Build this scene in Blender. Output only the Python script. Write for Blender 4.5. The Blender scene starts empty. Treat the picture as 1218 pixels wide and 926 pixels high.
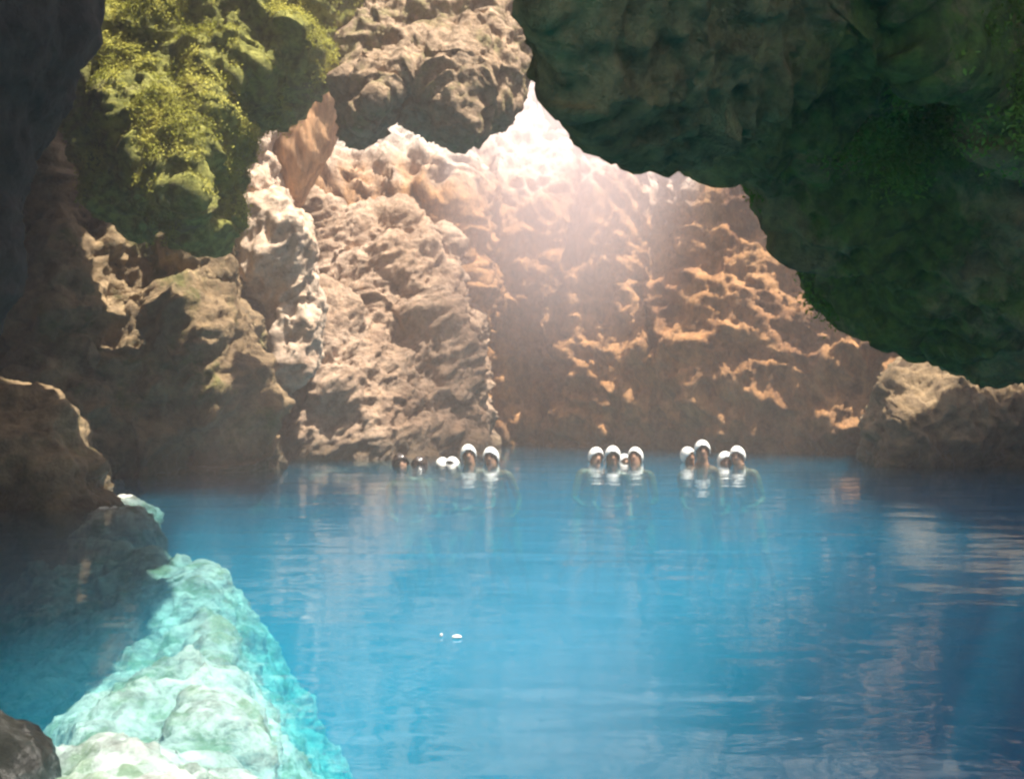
import bpy, bmesh, math, random
import numpy as np
from mathutils import Vector, Matrix

random.seed(7); np.random.seed(7)
scene = bpy.context.scene
COL = scene.collection
R = math.radians

# ------------------------------------------------------------------ camera, sky, sun, exposure
CAM_H = 1.0
FPX, U0, V0 = 1306.0, 609.0, 468.0
cam_d = bpy.data.cameras.new('camera'); cam = bpy.data.objects.new('camera', cam_d); COL.objects.link(cam)
cam.location = (0, 0, CAM_H)
cam.rotation_euler = (R(90) + math.atan(5 / FPX), 0, 0)
cam_d.sensor_width = 36; cam_d.lens = 36 * FPX / 1218
cam_d.clip_start = 0.05; cam_d.clip_end = 500
scene.camera = cam

SUN_DIR = Vector((-0.30, 0.14, -0.945)).normalized()       # the way the light travels
world = bpy.data.worlds.new('World'); scene.world = world; world.use_nodes = True
wn = world.node_tree.nodes; wl = world.node_tree.links
bg = wn['Background']; sky = wn.new('ShaderNodeTexSky'); sky.sky_type = 'NISHITA'; sky.sun_disc = False
elev = math.asin(-SUN_DIR.z)
sky.sun_elevation = elev
sky.sun_rotation = math.atan2(-SUN_DIR.x, -SUN_DIR.y)
sky.dust_density = 3.0; sky.ozone_density = 0.6
wl.new(sky.outputs[0], bg.inputs[0]); bg.inputs[1].default_value = 0.075
sun_d = bpy.data.lights.new('sun', 'SUN'); sun = bpy.data.objects.new('sun', sun_d); COL.objects.link(sun)
sun_d.energy = 5.0; sun_d.angle = R(0.53); sun_d.color = (1.0, 0.93, 0.82)
sun.rotation_euler = SUN_DIR.to_track_quat('-Z', 'Y').to_euler(); sun.location = (6, 4, 30)
scene.view_settings.view_transform = 'Standard'; scene.view_settings.look = 'None'
scene.view_settings.exposure = 1.55; scene.view_settings.gamma = 1.0
scene.render.engine = 'CYCLES'
cy = scene.cycles
cy.max_bounces = 10; cy.diffuse_bounces = 5; cy.glossy_bounces = 4; cy.transparent_max_bounces = 12
cy.volume_bounces = 3; cy.use_denoising = True
cy.caustics_reflective = False; cy.caustics_refractive = False
cy.pixel_filter_type = 'BLACKMAN_HARRIS'; cy.filter_width = 2.4      # the soft optics of a small camera

# ------------------------------------------------------------------ noise (numpy)
def _hash(ix, iy, iz, seed):
    with np.errstate(over='ignore'):
        h = (ix.astype(np.int64).astype(np.uint32) * np.uint32(374761393)
             + iy.astype(np.int64).astype(np.uint32) * np.uint32(668265263)
             + iz.astype(np.int64).astype(np.uint32) * np.uint32(2147483647)
             + np.uint32((seed * 974711 + 13) & 0xffffffff))
        h ^= h >> np.uint32(13); h *= np.uint32(1274126177)
        h ^= h >> np.uint32(16); h *= np.uint32(2246822519); h ^= h >> np.uint32(13)
    return h
def gnoise(p, seed=0):
    i = np.floor(p).astype(np.int64); f = p - i
    w = f * f * f * (f * (f * 6 - 15) + 10)
    out = np.zeros(len(p))
    for dx in (0, 1):
        for dy in (0, 1):
            for dz in (0, 1):
                h = _hash(i[:, 0] + dx, i[:, 1] + dy, i[:, 2] + dz, seed)
                gx = (h & np.uint32(1023)).astype(float) / 511.5 - 1
                gy = ((h >> np.uint32(10)) & np.uint32(1023)).astype(float) / 511.5 - 1
                gz = ((h >> np.uint32(20)) & np.uint32(1023)).astype(float) / 511.5 - 1
                d = gx * (f[:, 0] - dx) + gy * (f[:, 1] - dy) + gz * (f[:, 2] - dz)
                out += d * (w[:, 0] if dx else 1 - w[:, 0]) * (w[:, 1] if dy else 1 - w[:, 1]) * (w[:, 2] if dz else 1 - w[:, 2])
    return out
def fbm(p, octv=4, seed=0, gain=.5):
    a, s, o = 1.0, 1.0, np.zeros(len(p))
    for k in range(octv):
        o += a * gnoise(p * s, seed + k); a *= gain; s *= 2.03
    return o
def ridged(p, octv=4, seed=0, gain=.5):
    a, s, o = 1.0, 1.0, np.zeros(len(p))
    for k in range(octv):
        o += a * (1 - 2.2 * np.abs(gnoise(p * s, seed + k))); a *= gain; s *= 2.1
    return o
def worley(p, seed=0):
    i = np.floor(p).astype(np.int64); f1 = np.full(len(p), 9.0)
    for dx in (-1, 0, 1):
        for dy in (-1, 0, 1):
            for dz in (-1, 0, 1):
                c = i + np.array((dx, dy, dz))
                h = _hash(c[:, 0], c[:, 1], c[:, 2], seed)
                q = np.stack([(h & np.uint32(1023)), (h >> np.uint32(10)) & np.uint32(1023), (h >> np.uint32(20)) & np.uint32(1023)], 1).astype(float) / 1023.0
                f1 = np.minimum(f1, np.sqrt(((c + q - p) ** 2).sum(1)))
    return f1

# ------------------------------------------------------------------ helpers
def at(u, v, Y):
    """the world point that stands at distance Y where the photograph has pixel (u, v)"""
    return Vector(((u - U0) / FPX * Y, Y, CAM_H + (V0 - v) / FPX * Y))
def tag(o, label=None, cat=None, group=None, kind=None):
    for k, v in (('label', label), ('category', cat), ('group', group), ('kind', kind)):
        if v: o[k] = v
    return o
def link(name, me, m=None, parent=None):
    o = bpy.data.objects.new(name, me); COL.objects.link(o)
    if m: me.materials.clear(); me.materials.append(m)
    if parent: o.parent = parent
    return o
def loft(bm, sections):
    """closed solid through rings of points (every ring has the same number of points)"""
    rings = [[bm.verts.new(p) for p in s] for s in sections]
    n = len(rings[0])
    for a, b in zip(rings, rings[1:]):
        for k in range(n):
            bm.faces.new((a[k], a[(k + 1) % n], b[(k + 1) % n], b[k]))
    bm.faces.new(rings[0][::-1]); bm.faces.new(rings[-1])
def px_loft(bm, secs):
    loft(bm, [[at(u, v, Y(u, v) if callable(Y) else Y) for u, v in poly] for Y, poly in secs])
def lean_back(Y, v0, k):
    """distance that grows with height, so that a face leans away from the viewer"""
    return lambda u, v: Y + max(0, v0 - v) * k
def ell(bm, c, r, rot=(0, 0, 0)):
    from mathutils import Euler
    m = Matrix.Translation(c) @ Euler(rot).to_matrix().to_4x4() @ Matrix.Diagonal((*r, 1))
    bmesh.ops.create_icosphere(bm, subdivisions=3, radius=1, matrix=m)

def remesh(bm, voxel, smooth=4, sub=1):
    bmesh.ops.triangulate(bm, faces=[f for f in bm.faces if len(f.verts) > 4])
    bmesh.ops.recalc_face_normals(bm, faces=bm.faces)
    me = bpy.data.meshes.new('tmp'); bm.to_mesh(me); bm.free()
    o = bpy.data.objects.new('tmp', me); COL.objects.link(o)
    m = o.modifiers.new('r', 'REMESH'); m.mode = 'VOXEL'; m.voxel_size = voxel
    if smooth:
        s = o.modifiers.new('s', 'SMOOTH'); s.iterations = smooth; s.factor = .5
    if sub:
        b = o.modifiers.new('b', 'SUBSURF'); b.levels = sub; b.render_levels = sub
    dg = bpy.context.evaluated_depsgraph_get(); dg.update()
    out = bpy.data.meshes.new_from_object(o.evaluated_get(dg))
    bpy.data.objects.remove(o); bpy.data.meshes.remove(me)
    return out
def vn(me):
    n = len(me.vertices); co = np.empty(n * 3); no = np.empty(n * 3, dtype=np.float32)
    me.vertices.foreach_get('co', co); me.vertex_normals.foreach_get('vector', no)
    return co.reshape(-1, 3), no.reshape(-1, 3).astype(float)
def put(me, co):
    me.vertices.foreach_set('co', co.ravel()); me.update()

def rock(name, bm, m, voxel=.12, seed=0, big=.35, bigs=.55, mid=.16, mids=1.6, fine=.05, fines=5.0,
         pits=.12, pit_s=1.8, aniso=None, sub=1, smooth=4, folds=0):
    """solid rock: joined lumps, worn round, then broken up into ridges, pits and grain"""
    me = remesh(bm, voxel, smooth, sub)
    co, no = vn(me)
    q = co.copy()
    if aniso is not None:
        q = q @ np.array(aniso).T
    d = big * fbm(co * bigs, 3, seed)
    d += mid * (ridged(q * mids, 4, seed + 11) - .9)
    if pits:
        w = worley(co * pit_s + .35 * np.stack([gnoise(co * 2.1, seed + k) for k in (21, 22, 23)], 1), seed + 31)
        d += pits * (np.clip(w, 0, .9) - .5) * -1.6
    wq = q * fines + .5 * np.stack([gnoise(q * fines * .7, seed + k) for k in (71, 72, 73)], 1)
    if folds: d += folds * ridged(co * np.array((1.1, 1.1, .16)) + .4 * gnoise(co * .6, seed + 81)[:, None], 3, seed + 82)
    d += fine * (ridged(wq, 3, seed + 41, .6) + .8 * fbm(co * fines * .45, 2, seed + 45))
    co2 = co + no * d[:, None]
    # a second, sideways push so that ledges overhang
    co2[:, 2] += mid * .5 * fbm(co * mids * .8, 3, seed + 51)
    co2[:, 0] += mid * .5 * fbm(co * mids * .8, 3, seed + 61)
    base = np.array([co2[:, 0].mean(), co2[:, 1].mean(), co2[:, 2].min()])
    put(me, co2 - base)
    for p in me.polygons: p.use_smooth = True
    o = link(name, me, m); o.location = base
    return o
def rotm(ax, ang, sc):
    """direction-stretched noise space: scale sc along axes after turning about ax"""
    return np.diag(sc) @ np.array(Matrix.Rotation(ang, 3, ax))

# ------------------------------------------------------------------ materials
def nt(name):
    m = bpy.data.materials.new(name); m.use_nodes = True
    t = m.node_tree; t.nodes.clear()
    return m, t.nodes, t.links
def ramp(N, stops):
    r = N.new('ShaderNodeValToRGB'); e = r.color_ramp.elements
    while len(e) > 1: e.remove(e[-1])
    e[0].position = stops[0][0]; e[0].color = (*stops[0][1], 1)
    for p, c in stops[1:]:
        x = e.new(p); x.color = (*c, 1)
    return r
def rock_mat(name, cols, scale=1.0, sunlit_above=None, moss_x=None, moss=None, moss_amt=.5, moss_s=.8, stretch=(1, 1, 1), rot=(0, 0, 0), bump=.8, wet=.35, stain=(.05, .045, .03)):
    m, N, L = nt(name)
    out = N.new('ShaderNodeOutputMaterial'); P = N.new('ShaderNodeBsdfPrincipled')
    L.new(P.outputs[0], out.inputs[0])
    g = N.new('ShaderNodeNewGeometry')
    mp = N.new('ShaderNodeMapping'); mp.inputs['Rotation'].default_value = rot; mp.inputs['Scale'].default_value = stretch
    L.new(g.outputs['Position'], mp.inputs[0])
    def noise(s, det, src=mp.outputs[0], rough=.6, dist=0.0):
        n = N.new('ShaderNodeTexNoise'); n.inputs['Scale'].default_value = s * scale; n.inputs['Detail'].default_value = det
        n.inputs['Roughness'].default_value = rough; n.inputs['Distortion'].default_value = dist
        L.new(src, n.inputs['Vector']); return n
    def mix(f, a, b, mode='MIX'):
        x = N.new('ShaderNodeMix'); x.data_type = 'RGBA'; x.blend_type = mode
        for s, i in ((f, 0), (a, 6), (b, 7)):
            if isinstance(s, (int, float)): x.inputs[i].default_value = s
            elif isinstance(s, tuple): x.inputs[i].default_value = (*s, 1)
            else: L.new(s, x.inputs[i])
        return x.outputs[2]
    def mr(src, a, b, c=0., d=1.):
        x = N.new('ShaderNodeMapRange'); x.interpolation_type = 'SMOOTHSTEP'
        for k, v in enumerate((a, b, c, d)): x.inputs[k + 1].default_value = v
        L.new(src, x.inputs[0]); return x.outputs[0]
    n1 = noise(.7, 6, dist=.6); n2 = noise(4.5, 8, rough=.7); n3 = noise(1.8, 5)
    k = len(cols)
    r = ramp(N, [(.28 + .44 * i / (k - 1), c) for i, c in enumerate(cols)])
    L.new(n1.outputs[0], r.inputs[0])
    r2 = ramp(N, [(.32, (.32, .29, .27)), (.5, (.9, .9, .9)), (.7, (1.45, 1.4, 1.3))]); L.new(n2.outputs[0], r2.inputs[0])
    c = mix(.85, r.outputs[0], r2.outputs[0], 'MULTIPLY')
    c = mix(mr(n3.outputs[0], .56, .68, 0, .55), c, stain)
    if moss:
        nm = noise(moss_s, 7, g.outputs['Position'], .68, .4); nm2 = noise(9, 4, g.outputs['Position'])
        mc = mix(mr(nm2.outputs[0], .35, .65), moss[0], moss[1])
        t = .5 + (.5 - moss_amt) * .5
        mf = mr(nm.outputs[0], t - .06, t + .06, 0, .92)
        if moss_x:
            sm = N.new('ShaderNodeSeparateXYZ'); L.new(g.outputs['Position'], sm.inputs[0])
            for a_, b_, lo, hi in ((moss_x[0], moss_x[1], .1, 1), (moss_x[2], moss_x[3], 1, .1)):
                k_ = N.new('ShaderNodeMath'); k_.operation = 'MULTIPLY'; L.new(mf, k_.inputs[0]); L.new(mr(sm.outputs[0], a_, b_, lo, hi), k_.inputs[1]); mf = k_.outputs[0]
        c = mix(mf, c, mc)
    sx = N.new('ShaderNodeSeparateXYZ'); L.new(g.outputs['Position'], sx.inputs[0])
    ad = N.new('ShaderNodeMath'); ad.operation = 'MULTIPLY_ADD'; L.new(n3.outputs[0], ad.inputs[0]); ad.inputs[1].default_value = .7; L.new(sx.outputs[2], ad.inputs[2])
    if sunlit_above:  # paler with height: sun on the upper wall put into the colour
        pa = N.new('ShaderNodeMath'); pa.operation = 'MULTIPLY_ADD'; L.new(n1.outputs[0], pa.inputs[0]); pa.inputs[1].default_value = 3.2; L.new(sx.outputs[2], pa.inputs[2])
        c = mix(mr(pa.outputs[0], sunlit_above, sunlit_above + 1.6), c, mix(.6, (.74, .66, .58), r2.outputs[0], 'MULTIPLY'))
    wetf = mr(ad.outputs[0], wet + .1, wet + .55, 1, 0)
    c = mix(wetf, c, mix(.75, c, (.25, .27, .22), 'MULTIPLY'))
    L.new(c, P.inputs['Base Color'])
    L.new(mr(ad.outputs[0], wet + .1, wet + .55, .3, .85), P.inputs['Roughness'])
    P.inputs['Specular IOR Level'].default_value = .35
    nb = noise(7, 10, rough=.72); b = N.new('ShaderNodeBump'); b.inputs['Strength'].default_value = bump; b.inputs['Distance'].default_value = .2
    nr = noise(1.7, 7, rough=.62); nr.noise_type = 'RIDGED_MULTIFRACTAL'; nr.normalize = True
    b0 = N.new('ShaderNodeBump'); b0.inputs['Strength'].default_value = min(1, bump); b0.inputs['Distance'].default_value = .30
    L.new(nr.outputs[0], b0.inputs['Height']); L.new(b0.outputs[0], b.inputs['Normal'])
    L.new(nb.outputs[0], b.inputs['Height']); L.new(b.outputs[0], P.inputs['Normal'])
    return m
def plain(name, col, rough=.6, spec=.4, var=.15, vs=20):
    m, N, L = nt(name)
    out = N.new('ShaderNodeOutputMaterial'); P = N.new('ShaderNodeBsdfPrincipled'); L.new(P.outputs[0], out.inputs[0])
    n = N.new('ShaderNodeTexNoise'); n.inputs['Scale'].default_value = vs; n.inputs['Detail'].default_value = 4
    tc = N.new('ShaderNodeTexCoord'); L.new(tc.outputs['Object'], n.inputs['Vector'])
    r = ramp(N, [(.3, tuple(c * (1 - var) for c in col)), (.7, tuple(min(1, c * (1 + var)) for c in col))])
    L.new(n.outputs[0], r.inputs[0]); L.new(r.outputs[0], P.inputs['Base Color'])
    P.inputs['Roughness'].default_value = rough; P.inputs['Specular IOR Level'].default_value = spec
    return m

M_wall = rock_mat('ochre_rock', [(.17, .075, .035), (.34, .165, .06), (.46, .245, .105), (.37, .185, .08), (.24, .11, .05)], 1.0, stretch=(1.1, 1.1, .65), rot=(0, R(-14), 0), stain=(.13, .07, .035), sunlit_above=6.05)
M_flow = rock_mat('orange_flowstone', [(.40, .20, .09), (.50, .29, .15), (.44, .23, .11)], 1.0, stretch=(1.5, 1.5, .4), stain=(.24, .12, .06), bump=.5)
M_ridge = rock_mat('tan_rock', [(.28, .17, .105), (.45, .31, .21), (.56, .41, .30)], 1.2, stain=(.13, .09, .055))
M_left = rock_mat('brown_rock', [(.18, .12, .06), (.34, .235, .13), (.46, .33, .19)], 1.0, moss=((.10, .11, .03), (.17, .16, .045)), moss_amt=.35, stain=(.07, .055, .03))
M_pillar = rock_mat('pinkish_rock', [(.42, .29, .20), (.58, .45, .34), (.46, .31, .20)], 1.2, stain=(.26, .15, .09), bump=.5)
M_hang = rock_mat('lichened_rock', [(.36, .235, .145), (.52, .365, .235), (.60, .43, .29)], 1.8, moss=((.30, .24, .11), (.40, .33, .16)), moss_amt=.40, moss_s=1.2, stain=(.16, .10, .05))
M_green = rock_mat('mossy_rock', [(.12, .10, .05), (.20, .17, .08), (.24, .20, .10)], 1.2, moss=((.17, .18, .03), (.40, .39, .09)), moss_amt=.72, moss_s=1.1, stain=(.06, .055, .02))
M_over = rock_mat('dark_mossy_rock', [(.32, .225, .09), (.54, .39, .17), (.42, .28, .12)], 2.0, moss=((.07, .12, .02), (.15, .25, .035)), moss_amt=.55, moss_s=.7, moss_x=(.5, 1.0, 1.7, 2.4), stain=(.05, .04, .03))
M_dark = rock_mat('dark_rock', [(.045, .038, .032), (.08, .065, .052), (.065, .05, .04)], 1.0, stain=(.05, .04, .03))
M_wet = rock_mat('black_wet_rock', [(.02, .024, .022), (.04, .043, .038), (.03, .03, .026)], 2.5, stain=(.02, .02, .018), bump=.5)
M_ledge = rock_mat('pale_reef_rock', [(.44, .45, .42), (.64, .64, .59), (.74, .74, .69)], 2.2, moss=((.20, .26, .16), (.32, .38, .26)), moss_amt=.40, moss_s=2.2, wet=-9, stain=(.16, .16, .12), bump=.55)
M_sand = rock_mat('sandy_seabed', [(.10, .16, .18), (.16, .22, .22), (.20, .26, .25)], .6, wet=-9, stain=(.08, .12, .13))

def water_mat():
    m, N, L = nt('clear_blue_water')
    out = N.new('ShaderNodeOutputMaterial')
    g = N.new('ShaderNodeNewGeometry')
    def wave(sx, sy, s, det, rot):
        mp = N.new('ShaderNodeMapping'); mp.inputs['Scale'].default_value = (sx, sy, 1); mp.inputs['Rotation'].default_value = (0, 0, rot)
        L.new(g.outputs['Position'], mp.inputs[0])
        n = N.new('ShaderNodeTexNoise'); n.inputs['Scale'].default_value = s; n.inputs['Detail'].default_value = det; n.inputs['Roughness'].default_value = .5
        n.inputs['Distortion'].default_value = .5
        L.new(mp.outputs[0], n.inputs['Vector']); return n.outputs[0]
    def madd(a, k, b):
        x = N.new('ShaderNodeMath'); x.operation = 'MULTIPLY_ADD'; L.new(a, x.inputs[0]); x.inputs[1].default_value = k
        if b is None: x.inputs[2].default_value = 0
        else: L.new(b, x.inputs[2])
        return x.outputs[0]
    h = madd(wave(.5, 1.2, 1.1, 2, R(14)), .55, None)
    h = madd(wave(.8, 1.6, 4.0, 3, R(-10)), .11, h)
    h = madd(wave(.6, 1.3, 14.0, 2, R(5)), .010, h)
    b = N.new('ShaderNodeBump'); b.inputs['Strength'].default_value = 1.0; b.inputs['Distance'].default_value = .024
    L.new(h, b.inputs['Height'])
    fr = N.new('ShaderNodeFresnel'); fr.inputs['IOR'].default_value = 1.33; L.new(b.outputs[0], fr.inputs['Normal'])
    gl = N.new('ShaderNodeBsdfGlossy'); gl.inputs['Roughness'].default_value = .04; L.new(b.outputs[0], gl.inputs['Normal'])
    tr = N.new('ShaderNodeBsdfTransparent'); tr.inputs['Color'].default_value = (.92, .97, .98, 1)
    mx = N.new('ShaderNodeMixShader'); L.new(fr.outputs[0], mx.inputs[0]); L.new(tr.outputs[0], mx.inputs[1]); L.new(gl.outputs[0], mx.inputs[2])
    L.new(mx.outputs[0], out.inputs['Surface'])
    vs = N.new('ShaderNodeVolumeScatter'); vs.inputs['Color'].default_value = (.005, .34, .55, 1); vs.inputs['Density'].default_value = .26
    va = N.new('ShaderNodeVolumeAbsorption'); va.inputs['Color'].default_value = (.0, .82, .91, 1); va.inputs['Density'].default_value = .5
    ad = N.new('ShaderNodeAddShader'); L.new(vs.outputs[0], ad.inputs[0]); L.new(va.outputs[0], ad.inputs[1]); L.new(ad.outputs[0], out.inputs['Volume'])
    return m
M_water = water_mat()

# ------------------------------------------------------------------ the setting: seabed, water, cave walls, shading roof
def sheet(name, size, z, n, m, amp=0.0, kind='structure'):
    bm = bmesh.new(); bmesh.ops.create_grid(bm, x_segments=n, y_segments=n, size=size)
    me = bpy.data.meshes.new(name); bm.to_mesh(me); bm.free()
    co, _ = vn(me)
    if amp: co[:, 2] += amp * fbm(co * .3 + 3.3, 4, 5)
    put(me, co)
    for p in me.polygons: p.use_smooth = True
    o = link(name, me, m); o.location = (0, 8, z); o['kind'] = kind
    return o
sheet('seabed', 32, -6.5, 90, M_sand, .8)
bm = bmesh.new(); bmesh.ops.create_cube(bm, size=1, matrix=Matrix.Translation((0, 0, -4.5)) @ Matrix.Diagonal((60, 60, 9, 1)))
me = bpy.data.meshes.new('water'); bm.to_mesh(me); bm.free()
o = link('water', me, M_water); o.location = (0, 8, 0); tag(o, kind='structure')

def wall_bm(foot, levels):
    bm = bmesh.new()
    loft(bm, [[Vector((x + dx, y + dy, z)) for (x, y), (dx, dy) in zip(foot, sh)] for z, sh in levels])
    return bm
# rear wall: upright to about five metres, leaning back above
foot = [(-12, 19.6), (-6, 20.2), (-2.6, 20.4), (-.95, 20.3), (-.6, 21.5), (.7, 21.6), (1.3, 20.8), (2.9, 20.3), (3.4, 19.4), (4.6, 18.9), (6.2, 18.3), (8.4, 17.0), (10.2, 14.0),
        (13, 14), (13, 26.5), (-12, 26.5)]
n_in = 13
def lean(k, side, slope=0):
    return [(side if i > 10 and i < n_in else 0, (k + (slope if 6 <= i <= 10 else 0)) if i < n_in - 1 else 0) for i in range(len(foot))]
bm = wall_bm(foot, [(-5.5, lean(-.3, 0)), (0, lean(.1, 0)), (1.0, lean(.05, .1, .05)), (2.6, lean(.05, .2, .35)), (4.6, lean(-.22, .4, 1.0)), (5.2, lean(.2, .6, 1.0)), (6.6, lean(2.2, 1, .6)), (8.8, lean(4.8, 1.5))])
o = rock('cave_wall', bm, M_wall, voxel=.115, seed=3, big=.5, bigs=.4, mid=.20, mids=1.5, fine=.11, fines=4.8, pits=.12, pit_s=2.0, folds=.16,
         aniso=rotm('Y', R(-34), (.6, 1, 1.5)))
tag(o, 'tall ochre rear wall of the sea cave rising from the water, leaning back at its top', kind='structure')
# side walls beyond the frame and behind the camera
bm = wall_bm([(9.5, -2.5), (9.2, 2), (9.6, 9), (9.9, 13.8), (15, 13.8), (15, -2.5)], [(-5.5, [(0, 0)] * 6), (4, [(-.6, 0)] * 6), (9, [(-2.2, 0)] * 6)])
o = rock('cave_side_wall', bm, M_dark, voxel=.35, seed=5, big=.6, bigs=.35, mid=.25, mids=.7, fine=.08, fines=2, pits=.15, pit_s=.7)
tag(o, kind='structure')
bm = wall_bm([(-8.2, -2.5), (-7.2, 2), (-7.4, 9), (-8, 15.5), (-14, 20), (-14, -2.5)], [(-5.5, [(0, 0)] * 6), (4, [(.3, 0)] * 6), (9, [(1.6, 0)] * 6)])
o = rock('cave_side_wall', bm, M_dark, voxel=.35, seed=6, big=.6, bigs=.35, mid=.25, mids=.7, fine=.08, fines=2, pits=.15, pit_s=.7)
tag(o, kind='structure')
# unseen roof slabs, edges shaped to shade chosen water and rock and let sun past
def slab(bm, x0, x1, y0, y1, z0, z1):
    loft(bm, [[(x0, y0, z0), (x1, y0, z0), (x1, y1, z0), (x0, y1, z0)], [(x0, y0, z1), (x1, y0, z1), (x1, y1, z1), (x0, y1, z1)]])
ZR = 7.2
bm = bmesh.new()
slab(bm, 1, 13, -2.5, 1.2, ZR, ZR + 2); slab(bm, -12, 1.2, .1, 1.2, ZR, ZR + 2); slab(bm, 5.2, 13, 1, 5, ZR, ZR + 2); slab(bm, 2.7, 6, 1.6, 3.1, ZR, ZR + 2); slab(bm, 6.6, 13, 4.5, 13.5, ZR, ZR + 2)
for y0, y1, x1 in ((1.0, 2.4, .5), (2.2, 3.6, .2), (3.4, 6.1, .2), (5.9, 8.8, -.5), (8.6, 9.2, -2.4), (9.0, 15.5, -3.9)):
    slab(bm, -12, x1, y0, y1, ZR, ZR + 2)
o = rock('shading_roof', bm, M_dark, voxel=.25, seed=8, big=.3, bigs=.5, mid=.25, mids=.8, fine=.06, fines=2, pits=.15, pit_s=.7)
tag(o, kind='structure')

# ------------------------------------------------------------------ rock masses
def shrink(poly, k, dv=0, du=0):
    cu = sum(p[0] for p in poly) / len(poly); cv = sum(p[1] for p in poly) / len(poly)
    return [(cu + (u - cu) * k + du, cv + (v - cv) * k + dv) for u, v in poly]

# promontory behind the pillar
bm = bmesh.new()
P = [(335, 640), (338, 430), (346, 270), (372, 235), (425, 250), (480, 258), (535, 290), (556, 380), (570, 480), (580, 640)]
F = [(350, 640), (372, 500), (385, 450), (410, 400), (440, 370), (490, 400), (525, 440), (550, 485), (565, 520), (580, 640)]
px_loft(bm, [(18.0, shrink(F, .9, 40)), (18.6, F), (19.7, P), (22.0, shrink(P, .95))])
ell(bm, at(465, 350, 19.4), (1.0, .7, 1.1), (0, R(35), 0)); ell(bm, at(520, 430, 19.0), (.6, .7, 1.2), (0, R(-25), 0))
o = rock('rock_promontory', bm, M_ridge, voxel=.065, seed=12, big=.22, bigs=.9, mid=.22, mids=1.0, fine=.085, fines=3.6, pits=.24, pit_s=1.3, aniso=rotm('Y', R(40), (.7, 1, 1.3)))
tag(o, 'tan sunlit rock hump with diagonal ridges, rising from the water left of the rear wall', 'rock')

bm = bmesh.new()
P = [(280, 640), (290, 500), (318, 420), (350, 362), (378, 345), (405, 358), (440, 395), (470, 440), (485, 490), (515, 530), (520, 640)]
px_loft(bm, [(16.9, shrink(P, .55, 60)), (17.3, shrink(P, .85, 20)), (18.0, P), (19.2, shrink(P, .95))])
o = rock('rock_ridge', bm, M_ridge, voxel=.06, seed=14, big=.18, bigs=.9, mid=.19, mids=1.1, fine=.08, fines=3.8, pits=.22, pit_s=1.5, aniso=rotm('Y', R(45), (.7, 1, 1.3)))
tag(o, 'low pointed rock ridge with a sunlit crest, in front of the larger tan hump', 'rock')

# pillar of dripstone
bm = bmesh.new()
P = [(215, -70), (330, -70), (330, 40), (324, 110), (318, 180), (328, 238), (346, 290), (368, 335), (374, 395), (358, 455), (335, 445), (300, 425), (265, 420), (250, 300), (245, 120)]
LB = lambda y: lean_back(y, 430, .003)
px_loft(bm, [(LB(15.9), shrink(P, .75, 0, -15)), (LB(16.3), shrink(P, .93)), (LB(16.8), P), (LB(17.6), shrink(P, .9))])
ell(bm, at(330, 330, 16.2), (.42, .45, .8), (0, R(-20), 0)); ell(bm, at(318, 300, 16.0), (.5, .45, .75)); ell(bm, at(290, 230, 16.5), (.3, .45, 1.3)); ell(bm, at(350, 400, 16.1), (.3, .35, .7))
o = rock('dripstone_pillar', bm, M_pillar, voxel=.06, seed=17, big=.15, bigs=.9, mid=.14, mids=1.8, fine=.075, fines=5, pits=.10, pit_s=2.2, aniso=rotm('Y', R(-8), (1.5, 1.2, .6)))
tag(o, 'pinkish dripstone curtain hanging from the roof beside the mossy overhang, its lower end sunlit white', 'rock')

# ochre sheet of flowstone between pillar and rear wall
bm = bmesh.new()
P = [(312, -30), (428, -30), (420, 80), (400, 150), (385, 192), (352, 246), (340, 242), (326, 185), (316, 110)]
px_loft(bm, [(17.3, shrink(P, .75)), (17.6, shrink(P, .95)), (17.9, P), (18.5, shrink(P, .9))])
o = rock('flowstone_sheet', bm, M_flow, voxel=.07, seed=19, big=.10, bigs=.9, mid=.06, mids=1.5, fine=.03, fines=4, pits=.05, pit_s=1.6, aniso=rotm('Y', R(10), (1.6, 1.2, .4)))
tag(o, 'smooth orange sheet of flowstone tapering downward beside the dripstone curtain', 'rock')

# hanging rock in the middle of the opening
bm = bmesh.new()
P = [(425, -40), (438, 40), (415, 105), (420, 160), (446, 138), (470, 108), (508, 108), (522, 145), (540, 166), (568, 156), (596, 126), (622, 88), (620, 30), (622, -40)]
LB = lambda y: lean_back(y - 1.5, 170, .0075)
px_loft(bm, [(LB(12.0), shrink(P, .72, -20)), (LB(12.4), shrink(P, .93, -8)), (LB(12.9), P), (LB(13.3), shrink(P, .94, -8))])
ell(bm, at(545, 92, 11.6), (.60, .45, .50)); ell(bm, at(468, 65, 11.9), (.48, .45, .48)); ell(bm, at(428, 115, 11.6), (.16, .3, .45))
o = rock('hanging_rock', bm, M_hang, voxel=.055, seed=21, big=.12, bigs=1.2, mid=.11, mids=2.1, fine=.07, fines=6, pits=.14, pit_s=2.0)
tag(o, 'knobbly tan rock hanging from the roof in the middle of the bright opening', 'rock')

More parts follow.
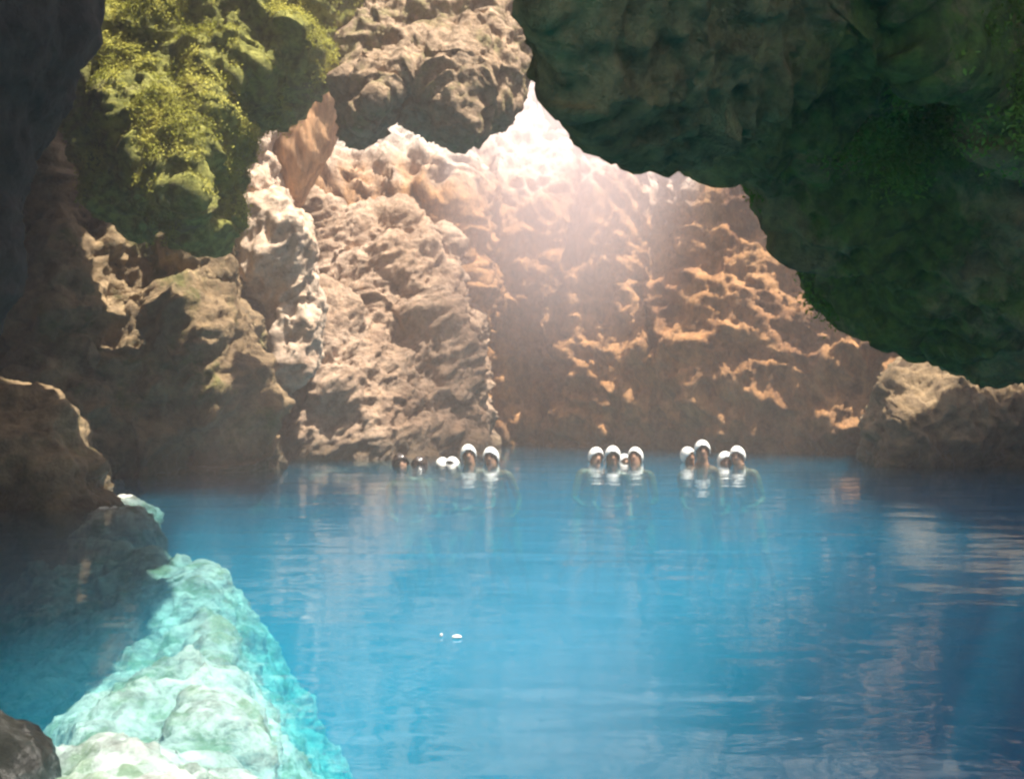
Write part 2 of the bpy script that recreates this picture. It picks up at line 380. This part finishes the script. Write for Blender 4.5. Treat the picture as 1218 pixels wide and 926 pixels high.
# left wall rock with boulders
bm = bmesh.new()
P = [(-420, -200), (120, -120), (125, 180), (160, 255), (262, 285), (282, 350), (286, 420), (296, 470), (302, 530), (300, 640), (80, 660), (-420, 660)]
px_loft(bm, [(14.2, shrink(P, .86, 25, -60)), (14.9, shrink(P, .96, 5, -12)), (15.8, P), (18.0, P)])
ell(bm, at(70, 380, 13.7), (.75, .8, .95)); ell(bm, at(145, 300, 14.3), (.42, .6, .5)); ell(bm, at(215, 320, 14.5), (.45, .6, .5))
ell(bm, at(232, 440, 14.3), (.62, .8, 1.15), (0, R(-28), 0)); ell(bm, at(170, 470, 14.0), (.7, .8, 1.0)); ell(bm, at(270, 525, 14.6), (.4, .5, .6))
ell(bm, at(60, 520, 13.3), (.9, .9, .9))
o = rock('rock_wall', bm, M_left, voxel=.075, seed=25, big=.32, bigs=.8, mid=.24, mids=1.1, fine=.10, fines=4.0, pits=.30, pit_s=1.2, aniso=rotm('Y', R(35), (.7, 1, 1.3)))
tag(o, 'brown bouldered rock wall standing in the water at the left under the mossy overhang', 'rock')

# mossy overhang, upper left
bm = bmesh.new()
P = [(-40, -35), (440, -35), (428, 10), (400, 72), (352, 112), (322, 132), (285, 128), (268, 180), (258, 232), (252, 285), (236, 300), (212, 268), (165, 245), (148, 265), (110, 230), (85, 150), (70, 60)]
F = [(-10, -40), (410, -40), (400, -20), (370, 40), (330, 80), (300, 100), (265, 105), (248, 160), (240, 205), (235, 245), (225, 258), (205, 235), (170, 215), (150, 215), (130, 180), (110, 120), (100, 40)]
LB = lambda y: lean_back(y - 1.1, 300, .0038)
px_loft(bm, [(LB(11.2), shrink(F, .8, -10)), (LB(11.6), F), (LB(12.2), P), (LB(12.45), shrink(P, .95, 8))])
ell(bm, at(190, 60, 11.5), (.65, .5, .5)); ell(bm, at(320, 60, 11.6), (.6, .5, .42)); ell(bm, at(215, 180, 11.1), (.33, .4, .6), (0, R(15), 0)); ell(bm, at(130, 110, 11.4), (.35, .4, .5))
GREEN = rock('mossy_overhang', bm, M_green, voxel=.06, seed=28, big=.2, bigs=1.0, mid=.19, mids=1.7, fine=.08, fines=5, pits=.18, pit_s=1.8)
tag(GREEN, 'yellow green moss covered overhang in the sun, upper left of the opening', 'rock')

# big dark overhang on the right
bm = bmesh.new()
E10 = [(648, -22), (644, 0), (652, 50), (664, 98), (692, 142), (722, 178), (790, 182), (880, 190), (900, 245), (930, 285), (968, 312), (1010, 350), (1050, 400), (1100, 415), (1220, 418), (1295, 424), (1300, -70)]
E8 = [(700, -60), (710, -40), (720, 10), (760, 60), (800, 100), (840, 120), (900, 130), (960, 160), (985, 210), (1010, 250), (1040, 280), (1070, 320), (1100, 370), (1140, 400), (1240, 420), (1320, 424), (1330, -90)]
E6 = [(850, -130), (900, -100), (940, -40), (980, 10), (1000, 40), (1020, 60), (1060, 90), (1100, 120), (1120, 170), (1140, 220), (1160, 250), (1190, 290), (1220, 320), (1260, 350), (1330, 365), (1400, 370), (1410, -130)]
YO = lambda k: (lambda u, v: k * min(8.0, 1.95 + max(0, u - 606) * .0062))
px_loft(bm, [(YO(.6), shrink(E6, .85, -20, 90)), (YO(.68), E6), (YO(.85), E8), (YO(1.0), E10), (YO(1.05), shrink(E10, .97, -10, 14)), (YO(1.12), shrink(E10, .86, -50, 70))])
OVER = rock('rock_overhang', bm, M_over, voxel=.034, seed=33, big=.07, bigs=1.6, mid=.095, mids=2.0, fine=.04, fines=8, pits=.09, pit_s=2.4, aniso=rotm('Y', R(-50), (.6, 1, 1.5)))
tag(OVER, 'huge dark green overhanging rock filling the upper right, in shade', 'rock')

# low rocks at the right waterline
bm = bmesh.new()
P = [(1040, 640), (1050, 480), (1065, 446), (1100, 440), (1150, 452), (1200, 446), (1280, 440), (1400, 440), (1400, 640)]
px_loft(bm, [(15.2, shrink(P, .85, 25)), (15.8, P), (17.5, P)])
o = rock('low_rock', bm, M_left, voxel=.065, seed=37, big=.18, bigs=1.0, mid=.16, mids=1.6, fine=.08, fines=4.5, pits=.14, pit_s=1.8)
tag(o, 'low brown rock at the waterline far right, below the dark overhang', 'rock')

# near dark rocks on the left edge
bm = bmesh.new()
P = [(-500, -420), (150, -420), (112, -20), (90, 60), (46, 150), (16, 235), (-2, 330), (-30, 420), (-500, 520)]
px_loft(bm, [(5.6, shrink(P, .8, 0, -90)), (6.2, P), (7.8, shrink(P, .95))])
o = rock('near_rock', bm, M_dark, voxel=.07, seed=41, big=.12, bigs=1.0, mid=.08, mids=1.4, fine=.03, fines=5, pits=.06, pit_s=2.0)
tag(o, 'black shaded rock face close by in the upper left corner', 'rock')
bm = bmesh.new()
P = [(-300, 900), (-260, 520), (-60, 480), (25, 468), (70, 490), (100, 535), (118, 600), (135, 900)]
px_loft(bm, [(9.6, shrink(P, .8, 20, -20)), (10.1, P), (11.6, shrink(P, .92))])
o = rock('waterline_boulder', bm, M_left, voxel=.06, seed=43, big=.18, bigs=1.1, mid=.14, mids=1.6, fine=.05, fines=5, pits=.14, pit_s=2.4)
tag(o, 'rounded dark boulder standing in the water at the left edge', 'boulder')
bm = bmesh.new()
ell(bm, (-1.85, 2.9, -.30), (.62, .7, .52)); ell(bm, (-1.45, 2.35, -.35), (.40, .5, .45))
o = rock('near_boulder', bm, M_wet, voxel=.035, seed=45, big=.08, bigs=1.8, mid=.04, mids=3, fine=.012, fines=9, pits=.04, pit_s=3.5)
tag(o, 'dark wet boulder in the bottom left corner beside the sunlit sunken ledge', 'boulder')

# sunken ledge
bm = bmesh.new()
top = [(-3.4, 9.2), (-2.8, 8.5), (-2.3, 8.0), (-1.95, 7.0), (-1.5, 5.7), (-1.2, 4.6), (-1.1, 3.9), (-.75, 3.2), (-.2, 2.5), (.0, 1.4), (-3.5, 1.4), (-6, 9)]
zt = [-.30, -.27, -.27, -.32, -.33, -.30, -.26, -.22, -.6, -.8, -1.6, -1.8]
def grow(k, z, j): return [Vector((x + (k if i < 10 else -k) * (1 + .5 * math.sin(i * 2.3 + j)), y + (k * .4 if i < 3 else 0), z + t * .5)) for i, ((x, y), t) in enumerate(zip(top, zt))]
loft(bm, [grow(1.5, -4.4, 1), grow(.9, -1.9, 2), grow(.35, -.75, 3), [Vector((x, y, z)) for (x, y), z in zip(top, zt)]])
ell(bm, (-1.35, 3.15, -.38), (.5, .5, .26)); ell(bm, (-.78, 2.85, -.41), (.5, .4, .26)); ell(bm, (-1.45, 4.6, -.56), (.4, .9, .25))
for q in ((-5.2, 14.6, -.36, .35, .3), (-4.9, 13.2, -.36, .3, .5), (-3.9, 10.7, -.36, .35, .6), (-3.5, 9.8, -.38, .3, .5)):
    ell(bm, q[:3], (q[3], q[4], .28)); ell(bm, (q[0] - .5, q[1], -1.8), (.6, .6, 1.6))
LEDGE = rock('sunken_ledge', bm, M_ledge, voxel=.04, seed=47, big=.13, bigs=1.3, mid=.08, mids=2.6, fine=.035, fines=8, pits=.06, pit_s=3.0)
tag(LEDGE, 'pale rock ledge just under the water at lower left, brightly lit by the sun', 'rock ledge')

# ------------------------------------------------------------------ moss leaves on the rocks
def moss(name, src, m, n, size, seed, thr=0.0, ny=.5, sc=1.2, up_min=-1.0, xr=(-99, 99)):
    me0 = src.data; loc = np.array(src.location)
    co, no = vn(me0); co = co + loc
    rng = np.random.default_rng(seed)
    f = fbm(co * sc, 4, seed) + .25 * no[:, 2]
    ok = np.where((f > thr) & (no[:, 1] < ny) & (no[:, 2] > up_min) & (co[:, 2] > .3) & (co[:, 0] + .5 * gnoise(co * 2.2, 5) > xr[0]) & (co[:, 0] + .5 * gnoise(co * 2.2, 6) < xr[1]))[0]
    idx = rng.choice(ok, n)
    c = co[idx] + rng.normal(0, .025, (n, 3)); N_ = no[idx] + rng.normal(0, .55, (n, 3)); N_ /= np.linalg.norm(N_, axis=1)[:, None]
    t = np.cross(N_, rng.normal(0, 1, (n, 3))); t /= np.linalg.norm(t, axis=1)[:, None]
    b = np.cross(N_, t); s = size * (.5 + rng.random(n))[:, None]
    c = c + N_ * rng.random((n, 1)) * size
    V = np.stack([c - t * s, c + b * s * .45, c + t * s + N_ * s * -.3, c - b * s * .45], 1).reshape(-1, 3)
    me = bpy.data.meshes.new(name)
    me.from_pydata(V.tolist(), [], np.arange(4 * n).reshape(-1, 4).tolist())
    o = link(name, me, m); o['kind'] = 'stuff'
    return o
def leaf_mat(name, a, b):
    m, N, L = nt(name)
    out = N.new('ShaderNodeOutputMaterial'); d = N.new('ShaderNodeBsdfDiffuse'); t = N.new('ShaderNodeBsdfTranslucent')
    g = N.new('ShaderNodeNewGeometry'); n = N.new('ShaderNodeTexNoise'); n.inputs['Scale'].default_value = 2.5; n.inputs['Detail'].default_value = 5
    L.new(g.outputs['Position'], n.inputs['Vector'])
    r = ramp(N, [(.35, a), (.65, b)]); L.new(n.outputs[0], r.inputs[0])
    L.new(r.outputs[0], d.inputs[0]); L.new(r.outputs[0], t.inputs[0])
    x = N.new('ShaderNodeMixShader'); x.inputs[0].default_value = .35; L.new(d.outputs[0], x.inputs[1]); L.new(t.outputs[0], x.inputs[2]); L.new(x.outputs[0], out.inputs[0])
    return m
o = moss('moss', GREEN, leaf_mat('bright_moss', (.20, .21, .03), (.56, .52, .13)), 110000, .016, 61, .10)
tag(o, 'bright yellow green moss growing over the sunlit upper left overhang', 'moss')
o = moss('moss', OVER, leaf_mat('dark_moss', (.12, .20, .03), (.26, .40, .075)), 55000, .008, 62, .12, ny=-.35, sc=1.4, xr=(.8, 1.6))
tag(o, 'dark green moss in patches on the shaded upper right overhang', 'moss')

# ------------------------------------------------------------------ swimmers
M_skin = plain('skin', (.42, .25, .17), .45)
M_skin2 = plain('tanned_skin', (.30, .17, .11), .45)
M_hair = plain('dark_wet_hair', (.03, .022, .018), .25, .6)
M_sunlit_hair = plain('sunlit_hair_white', (.8, .8, .76), .4, .5, .04)  # white stands for sunlight rimming the wet hair, put into the colour
M_eye = plain('dark_eye', (.02, .015, .012), .2, .5)
M_lip = plain('lips', (.35, .14, .11), .4)

def body_mesh(arms):
    """one skinned surface from head to feet; the waterline is z = 0, the face looks along -Y"""
    pts = {'pelvis': (0, .06, -.62, .135, .105), 'waist': (0, .04, -.42, .125, .095), 'chest': (0, .01, -.2, .15, .105), 'collar': (0, .01, -.06, .11, .08),
           'neck': (0, .0, .015, .062, .062), 'skull0': (0, -.02, .085, .066, .078), 'skull1': (0, -.005, .16, .078, .094), 'skull2': (0, .005, .225, .062, .075)}
    eds = [('pelvis', 'waist'), ('waist', 'chest'), ('chest', 'collar'), ('collar', 'neck'), ('neck', 'skull0'), ('skull0', 'skull1'), ('skull1', 'skull2')]
    for s in (-1, 1):
        q = 'l' if s < 0 else 'r'
        el, wr, ha = arms[0 if s < 0 else 1]
        pts['sh' + q] = (s * .175, .01, -.085, .066, .062)
        pts['el' + q] = (s * el[0], el[1], el[2], .042, .042); pts['wr' + q] = (s * wr[0], wr[1], wr[2], .029, .026); pts['ha' + q] = (s * ha[0], ha[1], ha[2], .036, .018)
        pts['hip' + q] = (s * .095, .05, -.70, .095, .09); pts['kn' + q] = (s * .14, -.12, -1.08, .06, .06)
        pts['an' + q] = (s * .12, .16, -1.42, .038, .04); pts['to' + q] = (s * .13, .10, -1.58, .036, .022)
        eds += [('collar', 'sh' + q), ('sh' + q, 'el' + q), ('el' + q, 'wr' + q), ('wr' + q, 'ha' + q), ('pelvis', 'hip' + q), ('hip' + q, 'kn' + q), ('kn' + q, 'an' + q), ('an' + q, 'to' + q)]
        hv = Vector(ha) - Vector(wr); hv.normalize()
        side = hv.cross(Vector((0, 0, 1))).normalized()
        for k, (off, ln) in enumerate(((-.030, .065), (-.010, .08), (.010, .075), (.030, .055))):
            b = Vector(ha) + side * off + hv * .035; t = b + hv * ln - Vector((0, 0, .015))
            pts['f%d%s' % (k, q)] = (s * b.x, b.y, b.z, .010, .010); pts['t%d%s' % (k, q)] = (s * t.x, t.y, t.z, .008, .008)
            eds += [('ha' + q, 'f%d%s' % (k, q)), ('f%d%s' % (k, q), 't%d%s' % (k, q))]
        b = Vector(wr) + hv * .03 - side * .04; t = b - side * .03 + hv * .045
        pts['th' + q] = (s * b.x, b.y, b.z, .012, .012); pts['tt' + q] = (s * t.x, t.y, t.z, .009, .009)
        eds += [('wr' + q, 'th' + q), ('th' + q, 'tt' + q)]
    names = list(pts); me = bpy.data.meshes.new('body')
    me.from_pydata([pts[n][:3] for n in names], [(names.index(a), names.index(b)) for a, b in eds], [])
    o = bpy.data.objects.new('tmp', me); COL.objects.link(o)
    sk = o.modifiers.new('k', 'SKIN'); sk.branch_smoothing = .4
    for n, sv in zip(names, me.skin_vertices[0].data):
        sv.radius = pts[n][3:5]; sv.use_root = (n == 'pelvis')
    ss = o.modifiers.new('s', 'SUBSURF'); ss.levels = 2; ss.render_levels = 2
    dg = bpy.context.evaluated_depsgraph_get(); dg.update()
    out = bpy.data.meshes.new_from_object(o.evaluated_get(dg)); bpy.data.objects.remove(o)
    co, no = vn(out)
    def bump(c, r, d):
        w = np.exp(-(((co - np.array(c)) / np.array(r)) ** 2).sum(1)); co[:] = co + w[:, None] * np.array(d)
    yf = co[(np.abs(co[:, 0]) < .03) & (np.abs(co[:, 2] - .15) < .03)][:, 1].min()
    bump((0, yf, .135), (.016, .05, .022), (0, -.028, -.004))          # nose
    bump((0, yf + .01, .062), (.03, .05, .02), (0, -.014, -.006))       # chin
    for s in (-1, 1):
        bump((s * .032, yf, .162), (.018, .04, .013), (0, .012, 0))     # eye sockets
        bump((s * .08, .0, .145), (.03, .02, .03), (s * .016, .008, 0)) # ears
    bump((0, yf, .185), (.05, .04, .012), (0, -.006, 0))                # brow
    put(out, co)
    for p in out.polygons: p.use_smooth = True
    return out, yf
ARMS = [
    [((.23, -.02, -.42), (.20, -.24, -.50), (.18, -.31, -.49)), ((.22, -.05, -.42), (.17, -.26, -.46), (.14, -.33, -.45))],
    [((.22, -.06, -.43), (.16, -.27, -.48), (.13, -.34, -.47)), ((.24, .03, -.42), (.23, -.17, -.55), (.22, -.25, -.56))],
    [((.24, .0, -.42), (.22, -.20, -.53), (.20, -.28, -.53)), ((.23, -.03, -.43), (.19, -.25, -.50), (.17, -.32, -.49))],
]
def shell(name, zlow, back, grow, seed):
    """dark hair, or hair painted sunlit white: a shell over the skull, open at the face"""
    bm = bmesh.new(); bmesh.ops.create_uvsphere(bm, u_segments=28, v_segments=20, radius=1)
    kill = []
    for v in bm.verts:
        x, y, z = v.co
        front = -y
        lim = zlow + max(0, front - .15) * (1.25 if zlow < -.5 else .8) - max(0, y) * back
        if z < lim - .02: kill.append(v)
    bmesh.ops.delete(bm, geom=kill, context='VERTS')
    for v in bm.verts:
        n = v.co.copy()
        v.co = Vector((n.x * (.092 + grow), n.y * (.108 + grow) + .0, .155 + n.z * (.118 + grow)))
        if seed: v.co += n * (.006 * math.sin(n.x * 9 + seed) * math.cos(n.z * 8 + seed * 2))
    r = bmesh.ops.extrude_face_region(bm, geom=bm.faces[:])
    me = bpy.data.meshes.new(name); 
    bmesh.ops.scale(bm, vec=(.95, .95, .97), space=Matrix.Translation((0, 0, -.15)), verts=[g for g in r['geom'] if isinstance(g, bmesh.types.BMVert)])
    bmesh.ops.recalc_face_normals(bm, faces=bm.faces)
    bm.to_mesh(me); bm.free()
    for p in me.polygons: p.use_smooth = True
    return me
bodies = [body_mesh(a) for a in ARMS]
SUNLIT_HAIR = shell('sunlit_hair', -.62, .25, .006, 0)
HAIRS = [shell('hair', -.30, .55, .006, 2), shell('hair', -.45, .5, .010, 5)]
def small_ball(name, r, sc, m):
    bm = bmesh.new(); bmesh.ops.create_uvsphere(bm, u_segments=8, v_segments=6, radius=r); bmesh.ops.scale(bm, vec=sc, verts=bm.verts)
    me = bpy.data.meshes.new(name); bm.to_mesh(me); bm.free(); me.materials.append(m)
    return me
EYE = small_ball('eye', .011, (1, .7, .8), M_eye); MOUTH = small_ball('mouth', .022, (1, .35, .25), M_lip)
TRUNKS = None
def swimmer(u, v, Y, rise, heading, body, head, label, skin=0, size=1.0):
    size *= 1.2
    me, yf = bodies[body]
    p = at(u, V0 + FPX * CAM_H / Y, Y)
    o = bpy.data.objects.new('person', me.copy()); COL.objects.link(o)
    o.data.materials.clear(); o.data.materials.append([M_skin, M_skin2][skin])
    o.location = (p.x, Y, rise - .10); o.rotation_euler = (R(random.uniform(-13, 9)), R(random.uniform(-13, 13)), heading); o.scale = (size,) * 3
    tag(o, label, 'person', 'swimmers in the cave pool')
    if head == 'lit_hair': h = link('sunlit_hair', SUNLIT_HAIR.copy(), M_sunlit_hair, o)
    else: h = link('hair', HAIRS[random.randint(0, 1)].copy(), M_hair, o)
    for s in (-1, 1):
        e = bpy.data.objects.new('eye', EYE); COL.objects.link(e); e.parent = o; e.location = (s * .032, yf + .010, .160)
    e = bpy.data.objects.new('mouth', MOUTH); COL.objects.link(e); e.parent = o; e.location = (0, yf + .004, .098)
    return o
SW = [
    (479, 0, 15.4, -.06, R(20), 0, 'hair', 'dark haired swimmer low in the water, leftmost of all the swimmers', 1, 1.0),
    (497, 0, 15.6, -.10, R(-30), 1, 'hair', 'dark haired swimmer sunk to the chin, second from the left of the swimmers', 1, .95),
    (523, 0, 16.2, -.14, R(10), 2, 'lit_hair', 'swimmer with sunlit hair painted white, low in the water, left of a similar neighbour', 0, .92),
    (540, 0, 16.0, -.13, R(-20), 0, 'lit_hair', 'swimmer with sunlit hair painted white, low in the water, just left of the tallest left head', 0, .95),
    (559, 0, 15.8, .04, R(5), 2, 'lit_hair', 'swimmer with sunlit hair painted white, rising highest in the left group', 1, 1.0),
    (587, 0, 15.9, .0, R(-15), 1, 'lit_hair', 'swimmer with sunlit hair painted white and shaded face, rightmost of the left group', 1, 1.0),
    (706, 0, 16.2, .0, R(25), 0, 'lit_hair', 'swimmer with sunlit hair painted white, left end of the middle cluster', 0, .95),
    (728, 0, 16.0, .01, R(0), 1, 'lit_hair', 'swimmer with sunlit hair painted white, tall dark face, in the middle cluster', 1, 1.0),
    (743, 0, 16.3, -.09, R(15), 0, 'lit_hair', 'swimmer with sunlit hair painted white, lowest of the middle cluster', 0, .9),
    (757, 0, 16.1, .0, R(-20), 2, 'lit_hair', 'swimmer with sunlit hair painted white, right end of the middle cluster', 1, .97),
    (820, 0, 16.0, .03, R(35), 1, 'lit_hair', 'swimmer with sunlit hair painted white, left end of the right group', 1, .9),
    (835, 0, 15.6, .11, R(0), 2, 'lit_hair', 'swimmer raised to the shoulders, tallest of the right group', 1, 1.0),
    (862, 0, 15.9, -.05, R(10), 0, 'lit_hair', 'swimmer with sunlit hair painted white, sunk lowest of the right cluster', 0, .95),
    (880, 0, 15.8, .03, R(-25), 0, 'lit_hair', 'swimmer with sunlit hair painted white, right end of the right group', 0, .97),
]
for s in SW: swimmer(*s)

# ------------------------------------------------------------------ small white flecks on the water
bm = bmesh.new()
rng = random.Random(5)
for (u, v, n, sp) in ((545, 757, 3, .03),):
    Y = FPX * CAM_H / (v - V0); c = at(u, v, Y)
    for k in range(n):
        r = rng.uniform(.002, .007) * (1 + Y / 15)
        m = Matrix.Translation((c.x + rng.gauss(0, sp), c.y + rng.gauss(0, sp * .4), .007)) @ Matrix.Diagonal((r * 2.4, r, .008, 1))
        bmesh.ops.create_icosphere(bm, subdivisions=2, radius=1, matrix=m)
me = bpy.data.meshes.new('white_fleck'); bm.to_mesh(me); bm.free()
o = link('white_fleck', me, plain('fleck_white', (.8, .82, .82), .7)); tag(o, 'small white flecks on the blue water', 'white_fleck', kind='stuff')

# ------------------------------------------------------------------ air: thin haze in the cave, plus a volume added for glare
bm = bmesh.new(); bmesh.ops.create_cube(bm, size=1, matrix=Matrix.Translation((0, 8, 4)) @ Matrix.Diagonal((70, 70, 24, 1)))
me = bpy.data.meshes.new('haze'); bm.to_mesh(me); bm.free()
m, N, L = nt('pale_mist'); out = N.new('ShaderNodeOutputMaterial'); pv = N.new('ShaderNodeVolumePrincipled')
pv.inputs['Color'].default_value = (1.0, .85, .80, 1); pv.inputs['Density'].default_value = .0065; pv.inputs['Anisotropy'].default_value = .0
L.new(pv.outputs[0], out.inputs['Volume'])
o = link('haze', me, m); tag(o, kind='stuff')

# volume added to imitate lens glare under the opening, thinning out to nothing at its edge
MC, MR = at(672, 205, 17.6), (3.0, 2.7, 4.4)
bm = bmesh.new(); bmesh.ops.create_icosphere(bm, subdivisions=4, radius=1)
me = bpy.data.meshes.new('glare_veil'); bm.to_mesh(me); bm.free()
m, N, L = nt('lens_glare_mist'); out = N.new('ShaderNodeOutputMaterial'); pv = N.new('ShaderNodeVolumePrincipled')
pv.inputs['Color'].default_value = (1.0, .86, .86, 1)
tc = N.new('ShaderNodeTexCoord'); ln = N.new('ShaderNodeVectorMath'); ln.operation = 'LENGTH'; L.new(tc.outputs['Object'], ln.inputs[0])
mr = N.new('ShaderNodeMapRange'); mr.interpolation_type = 'SMOOTHERSTEP'
for k, v in enumerate((0.0, 1.0, .31, 0.0)): mr.inputs[k + 1].default_value = v
L.new(ln.outputs['Value'], mr.inputs[0]); L.new(mr.outputs[0], pv.inputs['Density']); L.new(pv.outputs[0], out.inputs['Volume'])
o = link('glare_veil', me, m); o.location = MC; o.scale = MR; o.rotation_euler = (0, R(12), 0)
tag(o, 'pale volume added for the lens glare under the roof opening', 'glare_veil', kind='stuff')
